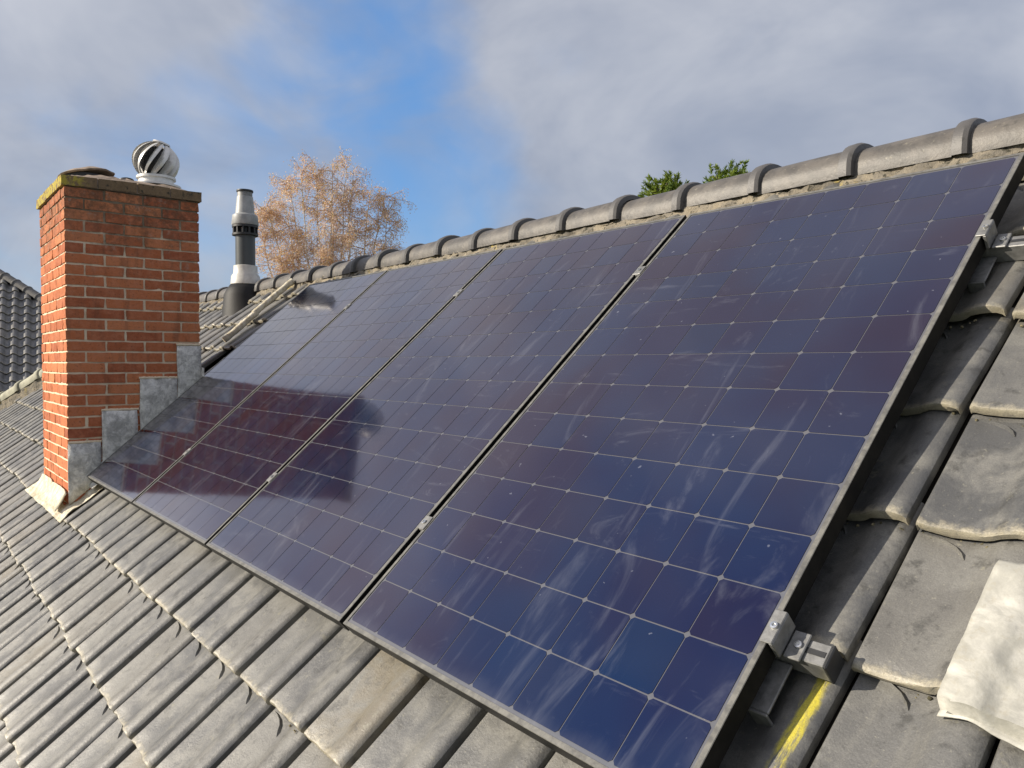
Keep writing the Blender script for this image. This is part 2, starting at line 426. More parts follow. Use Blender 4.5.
# ------------------------------------------------------------ roof tiles
def tile_profile():
    return [(0.003, 0.008), (0.006, 0.0125), (0.012, 0.0125), (0.024, 0.0085), (0.060, 0.0055), (0.098, 0.0058), (0.114, 0.0078),
            (0.126, 0.0125), (0.137, 0.0190), (0.149, 0.0240), (0.163, 0.0268), (0.178, 0.0272), (0.191, 0.0255), (0.201, 0.0212), (0.2062, 0.0150)]
TILT = 0.098
def pan_profile():
    return [(0.2175 * k / 10, 0.032 * math.sin(2 * math.pi * k / 10 + 3.6)) for k in range(11)]
def add_tile(bm, uvl, length=0.36, mtx=None, rib=True, prof=None):
    prof = prof or tile_profile(); n = len(prof)
    rows = [(-0.001, -0.006), (0.0015, -0.0015), (0.007, 0.0), (0.05, 0.0), (length * 0.55, 0.0), (length, 0.0)]
    def V(x, y, z):
        z2 = z - TILT * y
        c = Vector((x, y, z2))
        vv = bm.verts.new(mtx @ c if mtx else c)
        loc[vv] = (x, y); return vv
    loc = {}
    top = [[V(x, y, z + dz) for x, z in prof] for y, dz in rows]
    bot0 = [V(x, 0.0, z - 0.019) for x, z in prof]
    bot1 = [V(x, length, z - 0.021) for x, z in prof]
    fs = []
    for A, B in zip(top, top[1:]):
        for k in range(n - 1): fs.append(bm.faces.new((A[k], A[k + 1], B[k + 1], B[k])))
    for k in range(n - 1):
        fs.append(bm.faces.new((bot0[k], bot0[k + 1], top[0][k + 1], top[0][k])))       # nose
    for side in (0, n - 1):
        col = [r[side] for r in top]
        f = [bot0[side]] + col + [bot1[side]]
        fs.append(bm.faces.new(f if side else f[::-1]))
    if rib:                                             # curved weather rib just below the overlapping nose
        pts = [(0.014, 0.300), (0.035, 0.297), (0.056, 0.292), (0.074, 0.283), (0.087, 0.270), (0.092, 0.260)]
        m = len(pts); L = []
        for i, (x, y) in enumerate(pts):
            a = pts[max(i - 1, 0)]; c = pts[min(i + 1, m - 1)]
            tx, ty = c[0] - a[0], c[1] - a[1]; q = math.hypot(tx, ty); nx, ny = -ty / q, tx / q
            w_ = 0.0045 if 0 < i < m - 1 else 0.002
            L.append([V(x - nx * w_, y - ny * w_, 0.005), V(x, y, 0.0125 if i < m - 1 else 0.007), V(x + nx * w_, y + ny * w_, 0.005)])
        for A, B in zip(L, L[1:]):
            fs.append(bm.faces.new((A[0], A[1], B[1], B[0]))); fs.append(bm.faces.new((A[1], A[2], B[2], B[1])))
    for f in fs:
        for lp in f.loops: lp[uvl].uv = loc[lp.vert]
def tile_mesh(name, m, length=0.36, rib=True, prof=None, wear=0.0):
    bm = bmesh.new(); uvl = bm.loops.layers.uv.new('UVMap')
    add_tile(bm, uvl, length, None, rib, prof)
    if wear:
        o = random.uniform(0, 50)
        for v in bm.verts:
            e = 1.0 if v.co.y < 0.01 else 0.35
            q = v.co.copy()
            v.co.z += wear * e * nz(q.x, q.y, 0, 30, o) * 0.8; v.co.y += wear * e * nz(q.x, q.z, 3, 55, o) * 1.6
            if q.y < 0.01 and random.random() < 0.05: v.co.y += random.uniform(0.002, 0.006)
    return mesh_of(bm, name, m, smooth=38)
def tile_top(u, v):                                     # height of the tile surface (roof coordinates)
    x = (u - U_JOINT) % TILE_W; y = (v - V_NOSE) % GAUGE
    pr = [(0.0, 0.006)] + tile_profile() + [(0.2175, 0.006)]
    for (xa, za), (xb, zb) in zip(pr, pr[1:]):
        if xa <= x <= xb: return N_TILE + za + (zb - za) * (x - xa) / max(xb - xa, 1e-6) - TILT * y
    return N_TILE

house = empty('house', P(-1.0, 0, -0.2))
tag(house, 'house whose grey tiled hipped roof fills the foreground below the ridge', 'house')
hm = house.matrix_basis.inverted() if False else Matrix.Translation(-Vector(house.location))
V_TOP = 2.10
EAVE = -2.9
RIDGE_Y = 1.66
HIP_TOP = (-4.27, V_TOP)
HIP_BOT = (HIP_TOP[0] - 1.28 * (V_TOP - EAVE), EAVE)
def hip_u(v): return HIP_TOP[0] - 1.28 * (V_TOP - v)

def roof_deck():
    bm = bmesh.new(); n = -0.155
    a = P(HIP_BOT[0], EAVE, n); b_ = P(9.0, EAVE, n); c = P(9.0, V_TOP + 0.02, n); e = P(HIP_TOP[0], V_TOP + 0.02, n)
    yr = c.y
    a2 = Vector((a.x, 2 * yr - a.y, a.z)); b2 = Vector((b_.x, 2 * yr - b_.y, b_.z))
    vs = [bm.verts.new(v) for v in (a, b_, c, e, a2, b2)]
    a, b_, c, e, a2, b2 = vs
    bm.faces.new((a, b_, c, e)); bm.faces.new((a2, e, c, b2)); bm.faces.new((a, e, a2)); bm.faces.new((b_, b2, c)); bm.faces.new((a, a2, b2, b_))
    return bm
def local(me, off):
    for v in me.vertices: v.co -= off
    return me
H0 = Vector(house.location)
roof = link('roof', local(mesh_of(roof_deck(), 'roof', M_deck), H0), house)
bm = bmesh.new()
ev = P(0, EAVE, -0.155)
box(bm, HIP_BOT[0] + 0.5, 8.5, ev.y + 0.45, 2 * P(0, V_TOP, -0.155).y - ev.y - 0.45, -5.3, ev.z - 0.002)
link('wall', local(mesh_of(bm, 'wall', M_wall), H0), house)

me_tiles = [tile_mesh('roof_tile', M_tile, wear=0.0022) for _ in range(8)]
me_tile_top = tile_mesh('roof_tile_short', M_tile, 0.185, False)
me_tile_yellow = tile_mesh('roof_tile_yellow', M_tile_yellow)

def project(p):
    dd = p - CAM; z = dd.dot(-_b)
    if z < 0.1: return None
    return 512 + 766.07 * dd.dot(_r) / z, 384 - 766.07 * dd.dot(_u) / z, z
CH_X0, CH_X1, CH_Y0, CH_Y1 = -0.92, -0.03, -0.088, 0.648        # chimney plan
tiles = []
for k in range(-12, 6):
    v0 = V_NOSE + k * GAUGE
    for j in range(-75, 8):
        u0 = U_JOINT + j * TILE_W
        if u0 + 0.08 < hip_u(v0 + 0.15) : continue
        cu, cv = u0 + 0.11, v0 + 0.15
        if 0.28 < cu < 3.95 and 0.25 < cv < 1.55: continue        # under the panels
        c = P(cu, cv, -0.1)
        if CH_X0 - 0.02 < c.x < CH_X1 + 0.03 and CH_Y0 - 0.0 < c.y < CH_Y1 + 0.10: continue
        if abs(u0 + 0.67) < 0.01 and abs(v0 - 0.96) < 0.01: continue      # tile left out; dark underlay stands in for the chimney's shadow
        q = project(c)
        if q is None: area = 0; vis = False
        else:
            x, y, z = q
            vis = -120 < x < 1160 and -80 < y < 900
            area = (1 / z ** 2) * (1.0 if -20 < x < 1044 and 0 < y < 790 else 0.02)
            if 0.02 < cu < 4.22 and 0.05 < cv < 1.75: area *= 0.05
        if not vis and not (-9 < cu < 6 and cv > -2): continue
        tiles.append((area, u0, v0, k))
tiles.sort(key=lambda t: -t[0])
def tile_matrix(u0, v0):
    h = random.uniform
    return P(u0 + h(-0.003, 0.003), v0 + h(-0.008, 0.008), N_TILE + h(-0.002, 0.0035)), (PITCH + h(-0.010, 0.010), h(-0.014, 0.014), h(-0.013, 0.013))
rest = bmesh.new(); ruv = rest.loops.layers.uv.new('UVMap')
for i, (area, u0, v0, k) in enumerate(tiles):
    loc, rot = tile_matrix(u0, v0)
    if i < 300:
        yellow = abs(u0 - (U_JOINT - TILE_W)) < 0.01 and abs(v0 - 0.06) < 0.01
        me = me_tile_yellow if yellow else (me_tile_top if k == 5 else random.choice(me_tiles))
        o = link('roof_tile', me, roof, loc - H0, rot)
        if yellow: o['label'] = 'grey roof tile with a bright yellow smear on its roll'
    else:
        from mathutils import Euler
        add_tile(rest, ruv, 0.185 if k == 5 else 0.36, Matrix.Translation(loc - H0) @ Euler(rot).to_matrix().to_4x4(), False)
o = link('roof_tile', mesh_of(rest, 'far_roof_tiles', M_tile, smooth=38), roof); o['kind'] = 'stuff'

# moss and lichen crumbs lying in the laps of the near tiles
bm = bmesh.new()
for k in range(900):
    j = random.randint(-14, 2); row = random.choice((-3, -2, -1, 0, 0, 1, 1, 2, 2, 3, 3))
    if j > -2: pass
    elif row > -1: continue
    u = U_JOINT + j * TILE_W + random.uniform(0.005, 0.2); v = V_NOSE + row * GAUGE - random.uniform(0.0, 0.014)
    if nz(u, v, 0, 6) < 0.02 and not (j == -1 and (u - U_JOINT) % TILE_W < 0.13): continue
    c = P(u, v, tile_top(u, v) + 0.002) - H0; r_ = random.uniform(0.0012, 0.0042)
    q = bmesh.ops.create_icosphere(bm, subdivisions=1, radius=r_, matrix=Matrix.Translation(c) @ Matrix.Rotation(PITCH, 4, 'X'))
    for vv in q['verts']: vv.co += (vv.co - c) * random.uniform(-0.35, 0.35)
M_dome = plain('black_rubber_flashing', (0.012, 0.012, 0.013), 0.6, spec=0.3)
M_moss = mat('moss_crumbs', lambda t, b: (t.put(b.inputs['Base Color'], t.mix(t.step(t.noise(pos(t), 30, 4, 0.7), 0.4, 0.6), (0.06, 0.055, 0.03), (0.33, 0.28, 0.17))), b.inputs['Roughness'].__setattr__('default_value', 0.95)))
o = link('moss', mesh_of(bm, 'moss', M_moss, 60), roof); o['kind'] = 'stuff'

# pale strip added along one tile roll, painting the sunlight on it
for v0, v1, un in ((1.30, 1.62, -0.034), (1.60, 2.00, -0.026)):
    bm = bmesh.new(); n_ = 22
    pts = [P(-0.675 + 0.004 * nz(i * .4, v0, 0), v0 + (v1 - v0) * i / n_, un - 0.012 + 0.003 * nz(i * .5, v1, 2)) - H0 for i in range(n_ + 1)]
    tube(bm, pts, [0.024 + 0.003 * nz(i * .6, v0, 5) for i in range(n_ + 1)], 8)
    link('lit_roll_strip', mesh_of(bm, 'lit_roll_strip', M_apron, 60), roof)
# ridge tiles, collars up, bedded on mortar
def ridge_mesh(length, r, rise, name, m, collar=0.046, ext=0.016):
    bm = bmesh.new(); seg = 14
    prof = [(-0.01, r * 0.95), (length * 0.4, r * 0.99), (length - collar, r * 1.02), (length - collar + 0.006, r * 1.02 + ext), (length - 0.012, r * 1.03 + ext * 1.1), (length, r * 1.02 + ext * 0.75), (length + 0.003, r * 0.93)]
    rings = []
    for x, rr in prof:
        rings.append([bm.verts.new((x, -rr * math.cos(math.pi * k / seg), rise / r * rr * math.sin(math.pi * k / seg) ** 0.85)) for k in range(seg + 1)])
    for A, B in zip(rings, rings[1:]):
        for k in range(seg): bm.faces.new((A[k], B[k], B[k + 1], A[k + 1]))
    for side in (0, seg):                               # bottom lips
        lo = [bm.verts.new(rg[side].co + Vector((0, 0.0, -0.014))) for rg in rings]
        for a, b_, c, d_ in zip([rg[side] for rg in rings], [rg[side] for rg in rings][1:], lo[1:], lo): bm.faces.new((a, b_, c, d_) if side == 0 else (d_, c, b_, a))
    return mesh_of(bm, name, m, smooth=32)
RP_LEN = 0.341
me_ridge = ridge_mesh(RP_LEN, 0.112, 0.092, 'ridge_tile', M_ridge)
RZ = 1.272
k = 0; u = 4.045 + RP_LEN * 6
while u > HIP_TOP[0]:
    u -= RP_LEN
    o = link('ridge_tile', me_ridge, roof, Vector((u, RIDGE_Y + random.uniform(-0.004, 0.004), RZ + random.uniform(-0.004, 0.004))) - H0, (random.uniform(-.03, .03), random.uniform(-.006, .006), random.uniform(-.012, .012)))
# mortar bed below the ridge
bm = bmesh.new()
n_u, n_w = 620, 6
rows = []
for i in range(n_u + 1):
    u = HIP_TOP[0] - 0.05 + (6.2 - HIP_TOP[0]) * i / n_u
    row = []
    x = (u - U_JOINT) % TILE_W
    for j in range(n_w + 1):
        f = j / n_w
        y = 1.528 + f * 0.040 + 0.020 * nz(u, f, 0, 9) - 0.022 * (1 - f * 0.6) * nz(u, 3 + f, 0, 30)
        z = 1.192 + f * 0.086 + 0.020 * nz(u, f * 0.3, 2, 14) + 0.010 * nz(u, f, 5, 45)
        row.append(bm.verts.new(Vector((u, y + (0.03 if j == 0 else 0), z - (0.05 if j == 0 else 0))) - H0))
    rows.append(row)
for A, B in zip(rows, rows[1:]):
    for j in range(n_w): bm.faces.new((A[j], B[j], B[j + 1], A[j + 1]))
link('mortar_bed', mesh_of(bm, 'mortar_bed', M_mortar, smooth=60), roof)
# hip tiles
hb, ht = P(HIP_BOT[0], HIP_BOT[1], -0.06), P(HIP_TOP[0], HIP_TOP[1], -0.06)
hd = (ht - hb); hl = hd.length; hd.normalize()
HL = 0.40
me_hip = ridge_mesh(HL, 0.125, 0.115, 'hip_tile', M_hip, 0.07, 0.014)
hy = Vector((0, 0, 1)).cross(hd).normalized(); hz = hd.cross(hy)
hrot = Matrix((hd, hy, hz)).transposed().to_euler()
s = hl - 0.3
while s > 2.2:
    s -= HL - 0.03
    o = link('hip_tile', me_hip, roof, hb + hd * s - H0, hrot)
bm = bmesh.new(); rows = []
for i in range(180):
    c = hb + hd * (2.2 + (hl - 2.3) * i / 179)
    row = [bm.verts.new(c - H0 + hy * (s_ * (0.135 + 0.012 * nz(i * .31, s_, 0))) + Vector((0, 0, dz + 0.012 * nz(i * .4, s_, dz)))) for s_, dz in ((-1, -0.16), (-0.85, 0.005), (0.85, 0.005), (1, -0.16))]
    rows.append(row)
for A, B in zip(rows, rows[1:]):
    for j in range(3): bm.faces.new((A[j], B[j], B[j + 1], A[j + 1]))
link('mortar_bed', mesh_of(bm, 'hip_mortar', M_mortar, smooth=60), roof)

# ------------------------------------------------------------ solar panels
PW, PH, GAP = 1.046, 1.812, 0.020
CELL = 0.127
def cell_mesh():
    bm = bmesh.new(); h = 0.0621; c = 0.0058; z = 0.0
    pts = [(-h + c, -h), (h - c, -h), (h, -h + c), (h, h - c), (h - c, h), (-h + c, h), (-h, h - c), (-h, -h + c)]
    top = [bm.verts.new((x, y, 0.0004)) for x, y in pts]; bot = [bm.verts.new((x, y, -0.0002)) for x, y in pts]
    bm.faces.new(top)
    for k in range(8): bm.faces.new((bot[k], bot[(k + 1) % 8], top[(k + 1) % 8], top[k]))
    return mesh_of(bm, 'solar_cell', M_cell)
me_cell = cell_mesh()
def frame_mesh():
    bm = bmesh.new(); wl = 0.0105; d0, d1 = -0.040, 0.0015
    def pr(pts_in, pts_out, z0, z1, mi):
        pass
    o = [(0, 0), (PW, 0), (PW, PH), (0, PH)]
    i_ = [(wl, wl), (PW - wl, wl), (PW - wl, PH - wl), (wl, PH - wl)]
    oc = [(0.001, 0.001), (PW - 0.001, 0.001), (PW - 0.001, PH - 0.001), (0.001, PH - 0.001)]
    L = lambda pts, z: [bm.verts.new((x, y, z)) for x, y in pts]
    a, b_, c, e, f_ = L(o, d0), L(o, d1 - 0.001), L(oc, d1), L(i_, d1), L(i_, -0.0012)
    ib = L([(0.028, 0.028), (PW - 0.028, 0.028), (PW - 0.028, PH - 0.028), (0.028, PH - 0.028)], d0)
    for A, B, mi in ((ib, a, 0), (a, b_, 0), (b_, c, 1), (c, e, 1), (e, f_, 1)):
        for k in range(4):
            f = bm.faces.new((A[k], A[(k + 1) % 4], B[(k + 1) % 4], B[k])); f.material_index = mi
    return mesh_of(bm, 'frame', [M_frame, M_lip])
me_frame = frame_mesh()
bm = bmesh.new(); box(bm, 0.006, PW - 0.006, 0.006, PH - 0.006, -0.004, -0.0006)
me_back = mesh_of(bm, 'backsheet', M_back)
plabels = ['leftmost solar panel, touching the brick chimney and mirroring it darkly',
           'second solar panel from the chimney, dark chimney reflection across its middle',
           'second nearest solar panel, with the end of the chimney reflection on its left edge',
           'nearest solar panel with clearly visible cell grid and pale smears, beside bare tiles']
for i in range(4):
    pl = empty('solar_panel', P(i * (PW + GAP), 0, 0), (PITCH, 0, 0))
    tag(pl, plabels[i], 'solar panel', 'solar panels on the roof')
    link('frame', me_frame, pl); link('backsheet', me_back, pl)
    cx, cy = (PW - 8 * CELL) / 2 + CELL / 2, (PH - 14 * CELL) / 2 + CELL / 2
    for a in range(8):
        for b_ in range(14):
            link('solar_cell', me_cell, pl, (cx + a * CELL, cy + b_ * CELL, 0))

# rails with clamps, hooks
def bxm(name, dims, m, bev=0.0015):
    bm = bmesh.new()
    for q in dims: box(bm, *q, bev)
    return mesh_of(bm, name, m, smooth=30)
RAIL_END = 4.322
me_rail = bxm('rail', [(-0.03, RAIL_END, -0.020, 0.020, -0.0830, -0.0405)], M_alu)
me_slot = bxm('slot', [(4.262, RAIL_END - 0.004, -0.005, 0.005, -0.0403, -0.0395)], M_black, 0)
me_endcap = bxm('end_cap', [(RAIL_END + 0.0005, RAIL_END + 0.006, -0.022, 0.022, -0.0845, -0.0385)], M_black, 0.002)
me_mid = bxm('mid_clamp', [(-0.017, 0.017, -0.022, 0.022, 0.002, 0.005), (-0.008, 0.008, -0.022, 0.022, -0.0395, 0.0018)], M_alu)
me_end = bxm('end_clamp', [(-0.012, 0.011, -0.032, 0.032, 0.0022, 0.0055), (0.0035, 0.0115, -0.032, 0.032, -0.034, 0.0018), (0.0125, 0.042, -0.026, 0.026, -0.0395, -0.034)], M_alu)
bm = bmesh.new(); lathe(bm, [(0.0065, 0), (0.0065, 0.0045), (0.0035, 0.0048), (0.0035, 0.002)], 12)
me_bolt = mesh_of(bm, 'bolt', M_steel, smooth=30)
me_hook = bxm('roof_hook', [(-0.018, 0.018, -0.115, -0.021, -0.070, -0.064), (-0.018, 0.018, -0.121, -0.1155, -0.112, -0.064)], M_alu)
for v, lab in ((0.332, 'lower aluminium mounting rail, its capped end sticking out beside the nearest panel'), (1.472, 'upper aluminium mounting rail, its end showing at the right picture edge')):
    rl = empty('mounting_rail', P(0, v, 0), (PITCH, 0, 0)); tag(rl, lab, 'mounting rail', 'rails under the solar panels')
    link('rail', me_rail, rl); link('slot', me_slot, rl); link('end_cap', me_endcap, rl)
    for i in (1, 2, 3):
        c = link('mid_clamp', me_mid, rl, (i * (PW + GAP) - GAP / 2, 0, 0))
        link('bolt', me_bolt, c, (0, 0, 0.005))
    c = link('end_clamp', me_end, rl, (3 * (PW + GAP) + PW, 0, 0)); link('bolt', me_bolt, c, (0.002, 0, 0.0055)); link('bolt', me_bolt, c, (0.030, 0, -0.034))
    for u in (0.7, 2.0, 3.3, 4.243): link('roof_hook', me_hook, rl, (u, 0, 0))

# ------------------------------------------------------------ chimney
chim = empty('chimney', (CH_X0, CH_Y0, -0.3))
C0 = Vector(chim.location)
tag(chim, 'square red brick chimney with pale joints and stepped lead beside the panels', 'chimney')
def cobj(name, bm, m, smooth=None):
    me = mesh_of(bm, name, m, smooth); return link(name, local(me, C0), chim)
CZ, BH, JT = 0.0625, 0.0525, 0.010
Z_CAP = 1.654
bm = bmesh.new(); box(bm, CH_X0 + 0.006, CH_X1 - 0.006, CH_Y0 + 0.006, CH_Y1 - 0.006, -0.6, Z_CAP)
bmesh.ops.subdivide_edges(bm, edges=bm.edges[:], cuts=50, use_grid_fill=True)
for v in bm.verts: v.co += Vector((nz(v.co.y, v.co.z, 1, 30), nz(v.co.x, v.co.z, 2, 30), 0)) * 0.0035
cobj('mortar_core', bm, M_joint)
# brick meshes of given length, along x or y
_bc = {}
def brick_mesh(lx, ly, lz=BH, m=None, name='brick'):
    key = (round(lx, 3), round(ly, 3), round(lz, 3), random.randrange(5), name)
    if key not in _bc:
        bm = bmesh.new()
        box(bm, -lx / 2, lx / 2, -ly / 2, ly / 2, -lz / 2, lz / 2)
        bmesh.ops.subdivide_edges(bm, edges=[e for e in bm.edges if e.calc_length() > 0.08], cuts=4, use_grid_fill=True)
        bmesh.ops.subdivide_edges(bm, edges=[e for e in bm.edges if abs((e.verts[0].co - e.verts[1].co).z) > 0.03], cuts=1, use_grid_fill=True)
        o_ = random.uniform(0, 90)
        for v in bm.verts:
            q = v.co.copy()
            edge = sum(abs(abs(c_) - l_ / 2) < 0.002 for c_, l_ in zip(q, (lx, ly, lz)))
            a_ = 0.0018 if edge < 2 else (0.0030 if edge == 2 else 0.0042)
            v.co += Vector((nz(q.x, q.y, q.z, 60, o_), nz(q.y, q.z, q.x, 60, o_ + 5), nz(q.z, q.x, q.y, 60, o_ + 9))) * a_
            if edge >= 2: v.co -= q.normalized() * random.uniform(0.0, 0.0028)
        _bc[key] = mesh_of(bm, name, m or M_brick, smooth=50)
    return _bc[key]
def put_brick(x0, x1, y0, y1, z0):
    o = link('brick', brick_mesh(x1 - x0, y1 - y0), chim,
             Vector(((x0 + x1) / 2 + random.uniform(-.0015, .0015), (y0 + y1) / 2 + random.uniform(-.0015, .0015), z0 + BH / 2 + random.uniform(-.001, .001))) - C0,
             (random.uniform(-.006, .006), random.uniform(-.006, .006), random.uniform(-.008, .008)))
hidden = bmesh.new()
T = 0.095
LY = CH_Y1 - CH_Y0
n_courses = int((Z_CAP + 0.25) / CZ) + 1
for c in range(n_courses):
    z0 = Z_CAP - JT * 0.5 - BH - c * CZ
    A = c % 2 == 0
    zt = z0 + BH
    # front (faces +x): from the sunny corner to the back
    y = CH_Y0
    lens = ([0.2, 0.2, 0.2] if A else [0.095, 0.2, 0.2])
    segs = []
    for L in lens:
        segs.append((y, y + L)); y += L + JT
    if A: segs.append((y, CH_Y1))
    else:
        segs.append((y, CH_Y1))
    for a, b_ in segs:
        # only what stands clear of the roof
        if zt > a * math.tan(PITCH) - 0.16:
            x0 = CH_X1 - T
            if not A and a == CH_Y0: x0 = CH_X1 - 0.2                    # stretcher of the sunny side shows its header here
            put_brick(x0, CH_X1, a, b_, z0)
    # sunny side (faces -y)
    if zt > -0.20:
        x = CH_X1 - ((T if A else 0.2) + JT)
        while x > CH_X0 + 0.02:
            x0 = max(x - 0.2, CH_X0)
            if x0 - CH_X0 < 0.05: x0 = CH_X0
            put_brick(x0, x, CH_Y0, CH_Y0 + T, z0); x = x0 - JT
    # back and uphill sides, joined
    if z0 > 0.3:
        x = CH_X0
        while x < CH_X1 - T - 0.12:
            x1 = min(x + 0.2, CH_X1 - T - JT); box(hidden, x, x1, CH_Y1 - T, CH_Y1, z0, zt); x = x1 + JT
    y = CH_Y0 + T + JT
    while y < CH_Y1 - T - JT - 0.04:
        y1 = min(y + 0.2, CH_Y1 - T - JT); box(hidden, CH_X0, CH_X0 + T, y, y1, z0, zt); y = y1 + JT
o = cobj('brick', hidden, M_brick); o['kind'] = 'stuff'
# projecting cap course
OV = 0.015
ZC1 = Z_CAP + 0.062
cx0, cx1, cy0, cy1 = CH_X0 - OV, CH_X1 + OV, CH_Y0 - OV, CH_Y1 + OV
bm = bmesh.new(); box(bm, cx0 + 0.008, cx1 - 0.008, cy0 + 0.008, cy1 - 0.008, Z_CAP + 0.002, ZC1 - 0.004); cobj('cap_bed', bm, M_flaunch)
def put_cap(x0, x1, y0, y1):
    link('cap_brick', brick_mesh(x1 - x0, y1 - y0, ZC1 - Z_CAP - 0.004, M_cap, 'cap_brick'), chim,
         Vector(((x0 + x1) / 2, (y0 + y1) / 2, (Z_CAP + ZC1) / 2 + random.uniform(-.003, .003))) - C0, (random.uniform(-.02, .02), random.uniform(-.015, .015), random.uniform(-.015, .015)))
ys = [cy0, cy0 + 0.19, cy0 + 0.40, cy0 + 0.585, cy1]
for a, b_ in zip(ys, ys[1:]): put_cap(cx1 - 0.11, cx1, a, b_ - 0.006 if b_ < cy1 else b_); put_cap(cx0, cx0 + 0.11, a, b_ - 0.006 if b_ < cy1 else b_)
xs = [cx0 + 0.114, cx0 + 0.33, cx0 + 0.54, cx1 - 0.114]
for a, b_ in zip(xs, xs[1:]): put_cap(a, b_ - 0.005, cy0, cy0 + 0.11); put_cap(a, b_ - 0.005, cy1 - 0.11, cy1)
# sloped mortar flaunching
bm = bmesh.new(); G = 20; rows = []
for i in range(G + 1):
    row = []
    for j in range(G + 1):
        x = cx0 + 0.03 + (cx1 - cx0 - 0.06) * i / G; y = cy0 + 0.03 + (cy1 - cy0 - 0.06) * j / G
        e = min(i, G - i, j, G - j) / (G / 2)
        z = ZC1 - 0.012 + 0.075 * min(e * 2.2, 1) ** 0.8 + 0.016 * nz(x, y, 1, 12) + 0.008 * nz(x, y, 4, 40)
        row.append(bm.verts.new((x, y, z)))
    rows.append(row)
for A, B in zip(rows, rows[1:]):
    for j in range(G): bm.faces.new((A[j], B[j], B[j + 1], A[j + 1]))
cobj('flaunching', bm, M_flaunch, 60)
# lead cover over the disused flue
bm = bmesh.new()
lathe(bm, [(0.155, 0.0), (0.16, 0.008), (0.14, 0.018), (0.10, 0.034), (0.04, 0.046), (0.005, 0.048)], 22, Matrix.Translation((-0.42, 0.10, 1.800)) @ Matrix.Rotation(R(9), 4, 'X') @ Matrix.Rotation(R(-6), 4, 'Y'))
for v in bm.verts: v.co.z += 0.010 * nz(v.co.x, v.co.y, 0, 14)
o = cobj('flue_cover', bm, M_flaunch, 50)
bm = bmesh.new(); lathe(bm, [(0.135, 0.0), (0.135, 0.05)], 22, Matrix.Translation((-0.42, 0.09, 1.750))); cobj('flue_collar', bm, M_black, 30)
# stepped lead on the face beside the panels
for ya, yb, zt, zb0, zb1 in ((-0.089, 0.080, 0.190, -0.16, -0.02), (0.088, 0.276, 0.370, -0.02, 0.14), (0.292, 0.505, 0.556, 0.15, 0.34), (0.508, 0.652, 0.758, 0.34, 0.48)):
    bm = bmesh.new(); N = 6
    fr = []
    for i in range(N + 1):
        f = i / N; y = ya + (yb - ya) * f; zb = zb0 + (zb1 - zb0) * f
        col = []
        for j in range(5):
            z = zb + (zt - zb) * j / 4
            col.append(bm.verts.new((CH_X1 + 0.0095 + 0.006 * nz(y, z, 0, 11) + 0.003 * nz(y, z, 2, 30), y + 0.006 * nz(y, z, 3, 12), z + 0.007 * nz(y, z, 6, 11))))
        fr.append(col)
    for A, B in zip(fr, fr[1:]):
        for j in range(4): bm.faces.new((A[j], B[j], B[j + 1], A[j + 1]))
    me = mesh_of(bm, 'lead_step', M_lead, 50)
    o = link('lead_step', local(me, C0), chim)
    md = o.modifiers.new('thickness', 'SOLIDIFY'); md.thickness = 0.005; md.offset = 1
# mortar pointing that tucks each lead step into its joint
for ya, yb, zt in ((-0.086, 0.084, 0.196), (0.086, 0.286, 0.376), (0.290, 0.508, 0.562), (0.506, 0.646, 0.764)):
    bm = bmesh.new(); n_ = 26
    pts = [(CH_X1 + 0.003 + 0.003 * nz(i * .5, zt, 0), ya + (yb - ya) * i / n_, zt + 0.002 * nz(i * .7, zt, 4)) for i in range(n_ + 1)]
    tube(bm, pts, [0.0085 + 0.004 * nz(i * .9, zt, 8) for i in range(n_ + 1)], 6)
    cobj('pointing', bm, M_joint, 60)
# soaker strip between chimney and panel
bm = bmesh.new(); rows = []
for i in range(31):
    v = -0.03 + 1.08 * i / 30
    rows.append([bm.verts.new(P(u, v, n + 0.006 * nz(u, v, 0, 12))) for u, n in ((-0.024, 0.0), (-0.022, -0.05), (0.03, -0.055), (0.07, -0.058))])
for A, B in zip(rows, rows[1:]):
    for j in range(3): bm.faces.new((A[j], B[j], B[j + 1], A[j + 1]))
for v in bm.verts: v.co.x = max(v.co.x, -0.0215)
o = cobj('lead_soaker', bm, M_lead, 50); md = o.modifiers.new('thickness', 'SOLIDIFY'); md.thickness = 0.004; md.offset = 1

def sheet(u0, u1, v0, v1, nu, nv, amp, seed, lift, edge=0.0, wob=0.012, drape=0.6):
    bm = bmesh.new(); rows = []
    for i in range(nu + 1):
        row = []
        for j in range(nv + 1):
            fu, fv = i / nu, j / nv
            u = u0 + (u1 - u0) * fu + wob * nz(fu * 2, fv * 1.6, seed, 1.0, seed) * (1 - fu)
            v = v0 + (v1 - v0) * fv + wob * nz(fu * 4, fv, seed + 3, 2.0, seed) * 0.7
            hs = [tile_top(u + a, v + b_) for a in (-0.03, -0.012, 0.012, 0.03) for b_ in (-0.02, 0.0, 0.012)]
            h = drape * sum(hs) / len(hs) + (1 - drape) * max(hs)
            h = max(h, max(tile_top(u + du, v + dv) for dv in (0, 0.006, 0.012, 0.020, 0.028) for du in (-0.006, 0, 0.006)) + 0.002)
            cr = 1 - abs(nz(u * 1.3 + v * 0.5, v * 0.6, seed, 17)) * 2.2; cr2 = 1 - abs(nz(u * 0.7 - v, v, seed + 4, 24)) * 2.2
            n = h + lift + amp * (1.6 * nz(u, v, seed, 13) + 0.25 * nz(u, v, seed, 45) + 0.8 * max(cr, 0) ** 3 + 0.6 * max(cr2, 0) ** 3)
            row.append(bm.verts.new(P(u, v, n)))
        rows.append(row)
    for A, B in zip(rows, rows[1:]):
        for j in range(nv): bm.faces.new((A[j], B[j], B[j + 1], A[j + 1]))
    return bm
